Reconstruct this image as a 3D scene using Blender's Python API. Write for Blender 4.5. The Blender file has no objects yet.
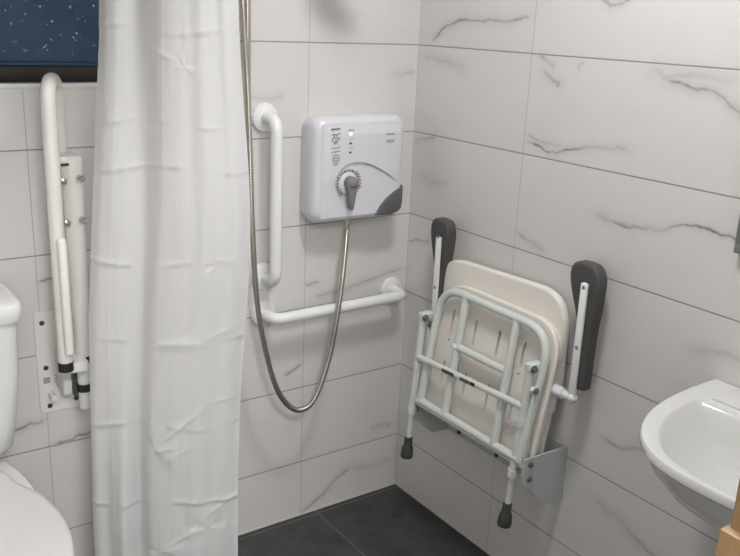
import bpy, bmesh, math, random
import numpy as np
from mathutils import Vector, Matrix
random.seed(3)
sc = bpy.context.scene
COL = sc.collection
PI = math.pi

# ---------------------------------------------------------------- materials
def mat(name, color, rough=.5, metal=0., bump=0., bscale=60., **kw):
    m = bpy.data.materials.new(name); m.use_nodes = True
    nt = m.node_tree; b = nt.nodes['Principled BSDF']
    b.inputs['Base Color'].default_value = (*color, 1)
    b.inputs['Roughness'].default_value = rough
    b.inputs['Metallic'].default_value = metal
    for k, v in kw.items():
        b.inputs[k.replace('_', ' ')].default_value = v
    tc = nt.nodes.new('ShaderNodeTexCoord')
    n = nt.nodes.new('ShaderNodeTexNoise'); n.inputs['Scale'].default_value = bscale; n.inputs['Detail'].default_value = 3
    nt.links.new(tc.outputs['Object'], n.inputs['Vector'])
    mr = nt.nodes.new('ShaderNodeMapRange'); mr.inputs[3].default_value = max(0, rough-.012); mr.inputs[4].default_value = min(1, rough+.012)
    nt.links.new(n.outputs['Fac'], mr.inputs[0]); nt.links.new(mr.outputs[0], b.inputs['Roughness'])
    if bump:
        bp = nt.nodes.new('ShaderNodeBump'); bp.inputs['Strength'].default_value = bump; bp.inputs['Distance'].default_value = .002
        nt.links.new(n.outputs['Fac'], bp.inputs['Height']); nt.links.new(bp.outputs[0], b.inputs['Normal'])
    return m

def math_node(nt, op, a, b=None, c=None):
    n = nt.nodes.new('ShaderNodeMath'); n.operation = op
    for i, v in enumerate((a, b, c)):
        if v is None: continue
        if isinstance(v, (int, float)): n.inputs[i].default_value = v
        else: nt.links.new(v, n.inputs[i])
    return n.outputs[0]

def mix(nt, f, a, b):
    n = nt.nodes.new('ShaderNodeMix'); n.data_type = 'RGBA'
    for s, v in ((n.inputs[0], f), (n.inputs[6], a), (n.inputs[7], b)):
        if isinstance(v, tuple): s.default_value = (*v, 1)
        elif isinstance(v, (int, float)): s.default_value = v
        else: nt.links.new(v, s)
    return n.outputs[2]

def grid_line(nt, coord, off, pitch, half):
    a = math_node(nt, 'SUBTRACT', coord, off)
    a = math_node(nt, 'DIVIDE', a, pitch)
    a = math_node(nt, 'FRACT', a)
    a = math_node(nt, 'SUBTRACT', a, .5)
    a = math_node(nt, 'ABSOLUTE', a)
    a = math_node(nt, 'SUBTRACT', .5, a)
    a = math_node(nt, 'MULTIPLY', a, pitch)
    mr = nt.nodes.new('ShaderNodeMapRange'); nt.links.new(a, mr.inputs[0])
    mr.inputs[1].default_value = half*.6; mr.inputs[2].default_value = half*1.4
    mr.inputs[3].default_value = 1; mr.inputs[4].default_value = 0
    return mr.outputs[0]

def tile_material(name, axis, off):
    m = bpy.data.materials.new(name); m.use_nodes = True
    nt = m.node_tree; b = nt.nodes['Principled BSDF']
    geo = nt.nodes.new('ShaderNodeNewGeometry'); sp = nt.nodes.new('ShaderNodeSeparateXYZ')
    nt.links.new(geo.outputs['Position'], sp.inputs[0])
    u = sp.outputs[axis]; z = sp.outputs[2]
    lz = grid_line(nt, z, .1886, .25, .0016)
    lu = grid_line(nt, u, off, .741, .0011)
    at = nt.nodes.new('ShaderNodeAttribute'); at.attribute_name = 'vein'
    n = nt.nodes.new('ShaderNodeTexNoise'); n.inputs['Scale'].default_value = 3.2; n.inputs['Detail'].default_value = 5; n.inputs['Distortion'].default_value = .7
    mp = nt.nodes.new('ShaderNodeMapping'); mp.inputs['Scale'].default_value = (1, 1, 2.2)
    mp.inputs['Rotation'].default_value = (.3, .25, 0)
    nt.links.new(geo.outputs['Position'], mp.inputs[0]); nt.links.new(mp.outputs[0], n.inputs['Vector'])
    cr = nt.nodes.new('ShaderNodeMapRange'); nt.links.new(n.outputs['Fac'], cr.inputs[0])
    cr.inputs[1].default_value = .55; cr.inputs[2].default_value = .8
    cr.inputs[3].default_value = 0; cr.inputs[4].default_value = .28
    base = mix(nt, cr.outputs[0], (.70, .685, .67), (.56, .55, .54))
    base = mix(nt, at.outputs['Fac'], base, (.17, .155, .145))
    base = mix(nt, math_node(nt, 'MULTIPLY', lu, .55), base, (.33, .31, .29))
    base = mix(nt, math_node(nt, 'MULTIPLY', lz, .85), base, (.25, .235, .215))
    nt.links.new(base, b.inputs['Base Color'])
    g = math_node(nt, 'MAXIMUM', lz, lu)
    mr = nt.nodes.new('ShaderNodeMapRange'); nt.links.new(g, mr.inputs[0]); mr.inputs[3].default_value = .33; mr.inputs[4].default_value = .8
    nt.links.new(mr.outputs[0], b.inputs['Roughness'])
    bp = nt.nodes.new('ShaderNodeBump'); bp.invert = True; bp.inputs['Strength'].default_value = .5; bp.inputs['Distance'].default_value = .001
    nt.links.new(g, bp.inputs['Height']); nt.links.new(bp.outputs[0], b.inputs['Normal'])
    return m

M = {}
M['tile_x'] = tile_material('marble_tile_long', 0, -.371)
M['tile_y'] = tile_material('marble_tile_side', 1, -.459)
M['plaster'] = mat('painted_plaster', (.75, .74, .72), .8, bump=.1)
M['white_enamel'] = mat('white_enamel', (.78, .785, .77), .25)
M['rail_enamel'] = mat('rail_enamel', (.78, .77, .74), .3)
M['gb_white'] = mat('bright_white_coating', (.80, .81, .81), .28)
M['frame_grey'] = mat('pale_grey_powder_coat', (.66, .69, .67), .35)
M['bracket_grey'] = mat('grey_powder_coat', (.50, .54, .535), .4)
M['cream'] = mat('cream_plastic', (.80, .765, .71), .35)
M['ceramic'] = mat('white_ceramic', (.68, .68, .67), .12)
M['seat_plastic'] = mat('white_seat_plastic', (.60, .59, .575), .28)
M['unit_plastic'] = mat('lilac_white_plastic', (.68, .68, .725), .3)
M['unit_grey'] = mat('grey_plastic', (.115, .115, .12), .45, bump=.2, bscale=300)
M['lever_grey'] = mat('lever_grey_plastic', (.2, .2, .205), .4)
M['pad'] = mat('dark_grey_foam', (.072, .070, .068), .6, bump=.25, bscale=200)
M['rubber'] = mat('dark_rubber', (.045, .045, .043), .6)
M['black'] = mat('black_plastic', (.015, .015, .016), .45)
M['chrome'] = mat('chrome', (.62, .58, .54), .18, 1.)
M['hose'] = mat('ribbed_steel', (.50, .46, .41), .3, 1.)
M['steel'] = mat('screw_steel', (.35, .34, .33), .3, 1.)
M['window_black'] = mat('black_window_frame', (.012, .011, .011), .4)
M['print_dark'] = mat('dark_print', (.2, .19, .2), .5)
M['print_tan'] = mat('tan_print', (.36, .33, .25), .5)
M['print_blue'] = mat('blue_print', (.2, .2, .33), .5)
M['print_grey'] = mat('grey_print', (.38, .38, .38), .5)
M['print_red'] = mat('red_print', (.55, .25, .27), .5)
M['sticker_red'] = mat('maroon_sticker', (.12, .055, .06), .4)
M['sticker_grey'] = mat('dark_grey_sticker', (.10, .11, .10), .4)
M['led_off'] = mat('unlit_lens', (.08, .05, .05), .3)
M['mirror'] = mat('mirror_glass', (.85, .85, .85), .03, 1.)
M['silicone'] = mat('white_sealant', (.55, .54, .52), .5)
M['sill'] = mat('white_sill', (.75, .76, .79), .3)

def wood():
    m = bpy.data.materials.new('varnished_wood'); m.use_nodes = True
    nt = m.node_tree; b = nt.nodes['Principled BSDF']
    tc = nt.nodes.new('ShaderNodeTexCoord'); mp = nt.nodes.new('ShaderNodeMapping'); mp.inputs['Scale'].default_value = (14, 14, 1.5)
    n = nt.nodes.new('ShaderNodeTexNoise'); n.inputs['Scale'].default_value = 6; n.inputs['Detail'].default_value = 6
    nt.links.new(tc.outputs['Object'], mp.inputs[0]); nt.links.new(mp.outputs[0], n.inputs['Vector'])
    c = mix(nt, n.outputs['Fac'], (.27, .175, .085), (.17, .10, .045))
    nt.links.new(c, b.inputs['Base Color']); b.inputs['Roughness'].default_value = .4
    return m
M['wood'] = wood()

def floor_mat():
    m = bpy.data.materials.new('dark_slate_tile'); m.use_nodes = True
    nt = m.node_tree; b = nt.nodes['Principled BSDF']
    geo = nt.nodes.new('ShaderNodeNewGeometry'); sp = nt.nodes.new('ShaderNodeSeparateXYZ')
    nt.links.new(geo.outputs['Position'], sp.inputs[0])
    lx = grid_line(nt, sp.outputs[0], -.319, .6, .002)
    ly = grid_line(nt, sp.outputs[1], -.62, .6, .002)
    n = nt.nodes.new('ShaderNodeTexNoise'); n.inputs['Scale'].default_value = 7; n.inputs['Detail'].default_value = 7; n.inputs['Roughness'].default_value = .65
    nt.links.new(geo.outputs['Position'], n.inputs['Vector'])
    mr = nt.nodes.new('ShaderNodeMapRange'); nt.links.new(n.outputs['Fac'], mr.inputs[0]); mr.inputs[1].default_value = .35; mr.inputs[2].default_value = .7
    c = mix(nt, mr.outputs[0], (.030, .030, .031), (.068, .067, .066))
    g = math_node(nt, 'MAXIMUM', lx, ly)
    c = mix(nt, math_node(nt, 'MULTIPLY', g, .8), c, (.16, .155, .15))
    nt.links.new(c, b.inputs['Base Color']); b.inputs['Roughness'].default_value = .5
    bp = nt.nodes.new('ShaderNodeBump'); bp.inputs['Strength'].default_value = .25; bp.inputs['Distance'].default_value = .002
    nt.links.new(n.outputs['Fac'], bp.inputs['Height']); nt.links.new(bp.outputs[0], b.inputs['Normal'])
    return m
M['floor'] = floor_mat()

def curtain_mat():
    m = bpy.data.materials.new('translucent_curtain_fabric'); m.use_nodes = True
    nt = m.node_tree; b = nt.nodes['Principled BSDF']; out = nt.nodes['Material Output']
    b.inputs['Base Color'].default_value = (.76, .76, .765, 1); b.inputs['Roughness'].default_value = .42
    b.inputs['Specular IOR Level'].default_value = .4
    tr = nt.nodes.new('ShaderNodeBsdfTranslucent'); tr.inputs[0].default_value = (.80, .79, .79, 1)
    tp = nt.nodes.new('ShaderNodeBsdfTransparent')
    m1 = nt.nodes.new('ShaderNodeMixShader'); m1.inputs[0].default_value = .30
    m2 = nt.nodes.new('ShaderNodeMixShader'); m2.inputs[0].default_value = .05
    nt.links.new(b.outputs[0], m1.inputs[1]); nt.links.new(tr.outputs[0], m1.inputs[2])
    nt.links.new(m1.outputs[0], m2.inputs[1]); nt.links.new(tp.outputs[0], m2.inputs[2])
    nt.links.new(m2.outputs[0], out.inputs[0])
    n = nt.nodes.new('ShaderNodeTexNoise'); n.inputs['Scale'].default_value = 16; n.inputs['Detail'].default_value = 3
    tc = nt.nodes.new('ShaderNodeTexCoord'); nt.links.new(tc.outputs['Object'], n.inputs['Vector'])
    bp = nt.nodes.new('ShaderNodeBump'); bp.inputs['Strength'].default_value = .2; bp.inputs['Distance'].default_value = .003
    nt.links.new(n.outputs['Fac'], bp.inputs['Height']); nt.links.new(bp.outputs[0], b.inputs['Normal'])
    return m
M['curtain'] = curtain_mat()

def glass_mat():
    m = bpy.data.materials.new('obscure_window_glass'); m.use_nodes = True
    nt = m.node_tree; b = nt.nodes['Principled BSDF']
    b.inputs['Base Color'].default_value = (.75, .85, .95, 1)
    b.inputs['Transmission Weight'].default_value = 1; b.inputs['Roughness'].default_value = .35; b.inputs['IOR'].default_value = 1.3
    n = nt.nodes.new('ShaderNodeTexNoise'); n.inputs['Scale'].default_value = 9; n.inputs['Detail'].default_value = 4
    tc = nt.nodes.new('ShaderNodeTexCoord'); nt.links.new(tc.outputs['Object'], n.inputs['Vector'])
    c = mix(nt, n.outputs['Fac'], (.35, .5, .68), (.95, .98, 1.))
    nt.links.new(c, b.inputs['Base Color'])
    return m
M['glass'] = glass_mat()

def emit(name, color, s):
    m = bpy.data.materials.new(name); m.use_nodes = True
    nt = m.node_tree; b = nt.nodes['Principled BSDF']
    b.inputs['Base Color'].default_value = (*color, 1)
    b.inputs['Emission Color'].default_value = (*color, 1); b.inputs['Emission Strength'].default_value = s
    return m
M['led'] = emit('lit_green_lens', (.35, 1., .72), 1.6)
M['lamp'] = emit('lamp_diffuser', (1., .97, .93), 3.)

# ---------------------------------------------------------------- mesh helpers
def add_box(bm, lo, hi, bevel=0., seg=2, rot=None):
    lo = Vector(lo); hi = Vector(hi); c = (lo+hi)/2; s = hi-lo
    r = bmesh.ops.create_cube(bm, size=1.)
    vs = r['verts']
    for v in vs: v.co = Vector((v.co.x*s.x, v.co.y*s.y, v.co.z*s.z))
    if rot is not None:
        for v in vs: v.co = rot @ v.co
    for v in vs: v.co += c
    if bevel:
        es = list({e for v in vs for e in v.link_edges})
        bmesh.ops.bevel(bm, geom=es, offset=bevel, segments=seg, affect='EDGES', profile=.5)

def smooth_path(pts, n=8):
    P = [Vector(p) for p in pts]; out = []
    for i in range(len(P)-1):
        p0 = P[max(i-1, 0)]; p1 = P[i]; p2 = P[i+1]; p3 = P[min(i+2, len(P)-1)]
        for k in range(n):
            t = k/n
            out.append(.5*((2*p1)+(p2-p0)*t+(2*p0-5*p1+4*p2-p3)*t*t+(3*p1-p0-3*p2+p3)*t*t*t))
    out.append(P[-1]); return out

def round_path(pts, r, n=8):
    """polyline with its corners rounded to radius r"""
    P = [Vector(p) for p in pts]; out = [P[0]]
    for i in range(1, len(P)-1):
        a = (P[i-1]-P[i]); b = (P[i+1]-P[i]); la, lb = a.length, b.length
        a.normalize(); b.normalize()
        ang = a.angle(b)
        d = min(r/math.tan(ang/2), la*.49, lb*.49)
        s = P[i]+a*d; e = P[i]+b*d
        for k in range(n+1):
            t = k/n
            out.append((1-t)**2*s+2*t*(1-t)*P[i]+t*t*e)
    out.append(P[-1]); return out

def add_tube(bm, path, r, seg=14, cap=True, flat=1., up=None):
    P = [Vector(p) for p in path]; n = len(P)
    T = []
    for i in range(n):
        t = P[min(i+1, n-1)]-P[max(i-1, 0)]
        T.append(t.normalized())
    ref = Vector(up) if up else (Vector((0, 0, 1)) if abs(T[0].z) < .9 else Vector((1, 0, 0)))
    N = (ref-T[0]*ref.dot(T[0])).normalized()
    rings = []
    for i in range(n):
        N = (N-T[i]*N.dot(T[i])).normalized(); B = T[i].cross(N)
        rr = r(i/(n-1)) if callable(r) else r
        rings.append([bm.verts.new(P[i]+N*math.cos(a)*rr+B*math.sin(a)*rr*flat) for a in (2*PI*k/seg for k in range(seg))])
    for i in range(n-1):
        for k in range(seg):
            f = bm.faces.new((rings[i][k], rings[i][(k+1) % seg], rings[i+1][(k+1) % seg], rings[i+1][k])); f.smooth = True
    if cap:
        bm.faces.new(rings[0][::-1]); bm.faces.new(rings[-1])

def add_lathe(bm, prof, origin, axis=(0, 0, 1), seg=28):
    """prof: (radius, height) pairs along axis"""
    q = Vector((0, 0, 1)).rotation_difference(Vector(axis).normalized()); o = Vector(origin)
    rings = []
    for r, h in prof:
        r = max(r, .00005)
        rings.append([bm.verts.new(o+q @ Vector((r*math.cos(2*PI*k/seg), r*math.sin(2*PI*k/seg), h))) for k in range(seg)])
    for i in range(len(rings)-1):
        for k in range(seg):
            f = bm.faces.new((rings[i][k], rings[i][(k+1) % seg], rings[i+1][(k+1) % seg], rings[i+1][k])); f.smooth = True
    bm.faces.new(rings[0][::-1]); bm.faces.new(rings[-1])

def add_panel(bm, outline, thick, fn, holes=(), bevel=0., seg=3, warp=None):
    """flat outline (with holes) given a thickness; fn maps (a, b, depth) to the room"""
    t = bmesh.new()
    def loop(pts):
        vs = [t.verts.new((a, b, 0)) for a, b in pts]
        return [t.edges.new((vs[i], vs[(i+1) % len(vs)])) for i in range(len(vs))]
    es = loop(outline)
    for h in holes: es += loop(h)
    bmesh.ops.triangle_fill(t, use_beauty=True, edges=es)
    fs = t.faces[:]
    r = bmesh.ops.extrude_face_region(t, geom=fs)
    for v in [g for g in r['geom'] if isinstance(g, bmesh.types.BMVert)]: v.co.z += thick
    bmesh.ops.recalc_face_normals(t, faces=t.faces[:])
    if bevel:
        be = [e for e in t.edges if len(e.link_faces) == 2 and e.calc_face_angle(0) > 1.2 and abs(e.verts[0].co.z-e.verts[1].co.z) < 1e-6]
        bmesh.ops.bevel(t, geom=be, offset=bevel, segments=seg, affect='EDGES', profile=.5)
    vm = {v: bm.verts.new(fn(*v.co)) for v in t.verts}
    for f in t.faces:
        try: bm.faces.new([vm[v] for v in f.verts])
        except ValueError: pass
    t.free()

def obj(name, bm, material, parent=None, angle=40, world=True):
    bmesh.ops.recalc_face_normals(bm, faces=bm.faces[:])
    me = bpy.data.meshes.new(name)
    for f in bm.faces: f.smooth = True
    if angle is not None:
        for e in bm.edges:
            if len(e.link_faces) == 2 and e.calc_face_angle(0) > math.radians(angle): e.smooth = False
    bm.to_mesh(me); bm.free()
    me.materials.append(material)
    o = bpy.data.objects.new(name, me); COL.objects.link(o)
    if parent is not None:
        o.parent = parent
        root = parent
        loc = Vector((0, 0, 0))
        while root is not None: loc += root.location; root = root.parent
        me.transform(Matrix.Translation(-loc))
    return o

def thing(name, label, cat, loc, group=None):
    o = bpy.data.objects.new(name, None); COL.objects.link(o)
    o.empty_display_size = .05
    o.location = loc; o['label'] = label; o['category'] = cat
    if group: o['group'] = group
    return o

def tag(o, label, cat, group=None):
    o['label'] = label; o['category'] = cat
    if group: o['group'] = group
    return o

def struct(name, bm, m, parent=None, angle=40):
    o = obj(name, bm, m, parent, angle)
    if parent is None: o['kind'] = 'structure'
    return o

def B(): return bmesh.new()

# ---------------------------------------------------------------- marble veins
rs = np.random.RandomState(11)
LAT = rs.rand(64, 64)
def vnoise(x, y):
    xi = np.floor(x).astype(int); yi = np.floor(y).astype(int); fx = x-xi; fy = y-yi
    fx = fx*fx*(3-2*fx); fy = fy*fy*(3-2*fy)
    g = lambda a, b: LAT[a % 64, b % 64]
    return (g(xi, yi)*(1-fx)+g(xi+1, yi)*fx)*(1-fy)+(g(xi, yi+1)*(1-fx)+g(xi+1, yi+1)*fx)*fy
def fbm(x, y, o=4):
    s = 0; a = .5
    for k in range(o):
        s = s+a*(vnoise(x*2**k+k*7.3, y*2**k+k*3.1)-.5); a *= .5
    return s*2
# name: (points, strength, line width, smear strength, smear width)
VR = [([(-.05,1.446),(-.076,1.466),(-.117,1.497),(-.191,1.515),(-.221,1.512),(-.276,1.515),(-.345,1.513),(-.402,1.523),(-.456,1.536)], .55, .0028, .16, .016),
 ([(-.185,1.514),(-.20,1.516),(-.222,1.512)], .6, .005, 0, .01),
 ([(-.365,1.514),(-.41,1.522),(-.445,1.532)], .5, .0035, 0, .01),
 ([(-.486,1.439),(-.512,1.426),(-.536,1.416),(-.531,1.406)], .6, .0035, .12, .015),
 ([(-.641,1.434),(-.619,1.421),(-.615,1.403)], .6, .003, .08, .01),
 ([(-.49,1.405),(-.53,1.385),(-.556,1.372),(-.547,1.36)], .35, .004, .15, .02),
 ([(-.466,1.217),(-.509,1.218),(-.549,1.204),(-.579,1.206),(-.631,1.225),(-.701,1.240),(-.758,1.250),(-.800,1.247)], .75, .0024, .16, .012),
 ([(-.461,1.235),(-.52,1.226),(-.60,1.225)], .2, .004, .1, .02),
 ([(-.861,1.414),(-.889,1.402),(-.934,1.395),(-.989,1.390),(-1.017,1.373),(-1.05,1.359),(-1.1,1.35)], .35, .003, .22, .016),
 ([(-.80,1.43),(-.861,1.414),(-.93,1.42),(-1.05,1.415)], .1, .006, .12, .03),
 ([(-.657,1.567),(-.69,1.557),(-.728,1.566),(-.766,1.581),(-.85,1.6)], .6, .003, .14, .012),
 ([(-.75,1.09),(-.776,1.076),(-.82,1.071),(-.898,1.086),(-.958,1.109),(-1.013,1.118),(-1.046,1.108),(-1.083,1.104),(-1.16,1.107)], .62, .0026, .14, .012),
 ([(-.70,1.082),(-.785,1.078),(-.848,1.075)], .15, .006, .12, .02),
 ([(-.001,1.160),(-.049,1.169),(-.108,1.186)], .5, .003, .14, .014),
 ([(-.021,1.411),(-.127,1.398),(-.226,1.386)], .12, .006, .16, .02),
 ([(-.003,.852),(-.05,.86),(-.115,.873)], .3, .003, .12, .012),
 ([(-.461,.984),(-.513,.969),(-.573,.949)], .22, .004, .16, .014),
 ([(-.818,.541),(-.878,.539),(-.95,.561),(-1.0,.568),(-1.1,.56)], .4, .003, .14, .014),
 ([(-.80,.37),(-.903,.353),(-.956,.327),(-1.04,.308)], .15, .005, .14, .02),
 ([(-.02,1.07),(-.09,1.05),(-.18,1.06)], .1, .006, .12, .02),
 ([(-1.0,.84),(-1.1,.86),(-1.25,.87)], .1, .006, .12, .02)]
VB = [([(-.345,.712),(-.318,.718),(-.284,.725),(-.238,.725),(-.180,.735),(-.084,.754),(.004,.768)], .45, .0028, .2, .016),
 ([(-.44,.484),(-.429,.487),(-.399,.503),(-.372,.520)], .55, .0038, .14, .012),
 ([(-.369,.002),(-.296,.044),(-.248,.087),(-.226,.106)], .35, .003, .22, .012),
 ([(-.235,.11),(-.20,.118),(-.14,.103),(-.064,.100),(-.018,.094)], .12, .004, .14, .018),
 ([(-.228,.098),(-.21,.103),(-.195,.106)], .8, .0055, .1, .01),
 ([(-.37,.760),(-.326,.763)], .25, .004, .16, .014),
 ([(-1.25,.50),(-1.183,.506),(-1.144,.515),(-1.113,.516)], .5, .003, .2, .012),
 ([(-1.112,.441),(-1.066,.445),(-1.009,.453),(-.95,.46)], .4, .0024, .16, .014),
 ([(-1.111,.872),(-1.091,.874),(-1.077,.877),(-1.02,.885)], .55, .003, .15, .012),
 ([(-.115,.237),(-.07,.234),(-.026,.229)], .15, .005, .18, .014),
 ([(-.56,1.30),(-.5,1.29),(-.44,1.30)], .1, .006, .1, .02),
 ([(-.10,1.36),(-.05,1.355),(-.01,1.36)], .2, .004, .12, .014)]
def veins(u, z, V):
    du = fbm(u*30, z*30, 4)*.010; dz = fbm(u*30+9, z*30+5, 4)*.010
    U = u+du; Z = z+dz
    brk = np.clip(.75+1.6*fbm(u*9+3, z*9+8, 3), .12, 1.35)
    out = np.zeros_like(u)
    for pts, s, w, s2, w2 in V:
        d = np.full_like(u, 9.); tt = np.zeros_like(u)
        for i in range(len(pts)-1):
            a = np.array(pts[i]); b = np.array(pts[i+1]); ab = b-a
            t = np.clip(((U-a[0])*ab[0]+(Z-a[1])*ab[1])/(ab@ab), 0, 1)
            dd = np.hypot(U-a[0]-t*ab[0], Z-a[1]-t*ab[1]); m = dd < d
            d = np.where(m, dd, d); tt = np.where(m, (i+t)/(len(pts)-1), tt)
        end = np.clip(np.minimum(tt, 1-tt)*8, .25, 1)
        out = np.maximum(out, end*(1.25*s*brk*np.exp(-(d/(.82*w))**2)+s2*np.exp(-(d/w2)**2)))
    return np.clip(out, 0, 1)

def lines(lo, hi, dlo, dhi, forced=(), fine=.003, coarse=.04):
    s = set([lo, hi]+list(forced))
    s |= set(np.arange(dlo, dhi, fine).round(4).tolist())
    s |= set(np.arange(lo, hi, coarse).round(4).tolist())
    a = sorted(v for v in s if lo <= v <= hi)
    out = [a[0]]
    for v in a[1:]:
        if v-out[-1] > .0015 or v in forced or v == hi: out.append(v)
    return np.array(out)

def wall_grid(name, us, zs, fn, V, material, hole=None):
    U, Z = np.meshgrid(us, zs)
    nu, nz = len(us), len(zs)
    co = fn(U.ravel(), Z.ravel())
    ii, jj = np.meshgrid(np.arange(nu-1), np.arange(nz-1))
    ii = ii.ravel(); jj = jj.ravel()
    if hole:
        cu = (us[ii]+us[ii+1])/2; cz = (zs[jj]+zs[jj+1])/2
        k = ~((cu > hole[0]) & (cu < hole[1]) & (cz > hole[2]) & (cz < hole[3])); ii = ii[k]; jj = jj[k]
    a = jj*nu+ii
    F = np.stack([a, a+1, a+1+nu, a+nu], 1)
    me = bpy.data.meshes.new(name)
    me.vertices.add(len(co)); me.vertices.foreach_set('co', co.astype(np.float32).ravel())
    me.loops.add(F.size); me.loops.foreach_set('vertex_index', F.ravel().astype(np.int32))
    me.polygons.add(len(F)); me.polygons.foreach_set('loop_start', np.arange(0, F.size, 4, dtype=np.int32))
    me.update(calc_edges=True); me.validate()
    v = veins(U.ravel(), Z.ravel(), V)
    at = me.attributes.new('vein', 'FLOAT', 'POINT'); at.data.foreach_set('value', v.astype(np.float32))
    me.materials.append(material)
    o = bpy.data.objects.new(name, me); COL.objects.link(o); o['kind'] = 'structure'
    return o

# ---------------------------------------------------------------- room shell
XL, YF, ZC = -1.95, -1.80, 2.40
WX0, WX1, WZ0, WZ1 = -1.82, -.80, 1.336, 2.02
us = lines(XL, 0., -1.25, 0., (WX0, WX1)); zs = lines(0., ZC, 0., 1.6, (WZ0, WZ1))
wb = wall_grid('wall_back', us, zs, lambda u, z: np.stack([u, 0*u, z], 1), VB, M['tile_x'], (WX0, WX1, WZ0, WZ1))
us = lines(YF, 0., -1.3, 0.); zs = lines(0., ZC, 0., 1.64)
wr = wall_grid('wall_right', us, zs, lambda u, z: np.stack([0*u, u, z], 1), VR, M['tile_y'])
# masonry behind the tiles
b = B()
add_box(b, (XL-.12, .002, -.1), (WX0, .14, ZC+.1)); add_box(b, (WX1, .002, -.1), (.14, .14, ZC+.1))
add_box(b, (WX0, .002, -.1), (WX1, .14, WZ0)); add_box(b, (WX0, .002, WZ1), (WX1, .14, ZC+.1))
struct('masonry', b, M['plaster'], wb)
b = B(); add_box(b, (.002, -3.3, -.1), (.14, .0, ZC+.1)); struct('masonry', b, M['plaster'], wr)
b = B(); add_box(b, (XL-.12, -3.3, 0), (XL, 0, ZC)); struct('wall_left', b, M['tile_y'])
b = B(); add_box(b, (-1.0, YF-.12, 0), (0, YF, ZC)); add_box(b, (XL, YF-.12, 2.08), (-1.0, YF, ZC)); struct('wall_front', b, M['tile_x'])
b = B(); add_box(b, (XL-.12, -3.3, -.08), (.0, 0, 0)); struct('floor', b, M['floor'])
b = B(); add_box(b, (XL-.12, -3.3, ZC), (.0, 0, ZC+.08)); struct('ceiling', b, M['plaster'])
b = B(); add_box(b, (XL-.12, -3.42, 0), (.14, -3.3, ZC)); struct('wall_hallway', b, M['plaster'])
# sealant bead where tiles meet the floor
b = B()
add_tube(b, [(XL, -.001, .0012), (0, -.001, .0012)], .0018, 8)
add_tube(b, [(-.001, 0, .0012), (-.001, YF, .0012)], .0018, 8)
add_tube(b, [(-.0005, -.0005, 0), (-.0005, -.0005, ZC)], .0012, 8)
struct('trim_1', b, M['silicone'])
# door jamb, wooden, with its thicker lower stop
b = B(); add_box(b, (-1.0535, YF-.13, 0), (-.99, -1.750, 2.08), .003)
jamb = struct('door_1', b, M['wood'])
b = B(); add_box(b, (XL, YF-.13, 2.04), (-1.052, -1.750, 2.10), .003); struct('door_head', b, M['wood'], jamb)
b = B(); add_box(b, (-1.0615, YF-.05, 0), (-1.045, -1.747, 1.160), .002); struct('door_stop', b, M['wood'], jamb)

# window
b = B()
for lo, hi in (((WX0, .03, WZ0), (WX1, .08, WZ0+.036)), ((WX0, .03, WZ1-.045), (WX1, .08, WZ1)),
               ((WX0, .03, WZ0), (WX0+.045, .08, WZ1)), ((WX1-.045, .03, WZ0), (WX1, .08, WZ1))):
    add_box(b, lo, hi, .003)
win = struct('window_1', b, M['window_black'])
b = B(); add_box(b, (WX0+.04, .052, WZ0+.04), (WX1-.04, .057, WZ1-.04)); struct('window_pane', b, M['glass'], win)
b = B(); add_box(b, (WX0+.045, .040, WZ0+.045), (WX1-.045, .050, WZ0+.046), .002)
add_box(b, (WX0+.045, .040, WZ0+.05), (WX0+.055, .050, WZ1-.045), .002); add_box(b, (WX1-.055, .040, WZ0+.05), (WX1-.045, .050, WZ1-.045), .002)
struct('window_bead', b, M['window_black'], win)
b = B(); add_box(b, (WX0, -.004, WZ0-.010), (WX1, .031, WZ0+.001), .002)
struct('window_sill', b, M['sill'], win)
b = B()
for i in range(520):
    x = random.uniform(WX0+.06, WX1-.06); z = WZ0+.06+random.random()*.34; r = random.choice((.0008, .001, .0012, .0016, .0022))*random.uniform(.6, 1.1)
    e = bmesh.ops.create_uvsphere(b, u_segments=8, v_segments=5, radius=r)
    for v in e['verts']: v.co = Vector((v.co.x+x, v.co.y*.5+.0515, v.co.z*random.uniform(1.2, 1.4)+z))
mdrop = mat('water_bead', (.75, .85, .9), .1, Transmission_Weight=.35)
wd = obj('water_droplets', b, mdrop, win); wd['kind'] = 'stuff'

# ---------------------------------------------------------------- shower curtain
A0, A1 = Vector((-1.034, -.265)), Vector((-.792, -.415))
dirv = (A1-A0).normalized(); nrm = Vector((dirv.y, -dirv.x))   # towards the room
if nrm.y > 0: nrm = -nrm
FS = np.array([-.02, .05, .13, .19, .24, .285, .33, .37, .42, .50, .58, .66, .73, .79, .84, .89, .94, 1.0])
FO = np.array([-.020, .006, .014, .004, -.022, -.026, -.016, .000, .012, .017, .018, .016, .018, .006, -.006, .000, -.012, -.045])
FB = np.array([-.012, .006, .000, .010, .024, .012, -.024, -.008, .014, .022, .024, .020, .022, .016, .000, -.008, -.018, -.040])
def pchip(xs, ys, x):
    g = np.linspace(-.2, 1.2, 1401); f = np.interp(g, xs, ys)
    k = np.exp(-(np.arange(-60, 61)/20.)**2/2); k /= k.sum()
    f = np.convolve(np.pad(f, 60, mode='edge'), k, mode='valid')
    return np.interp(x, g, f)
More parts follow.
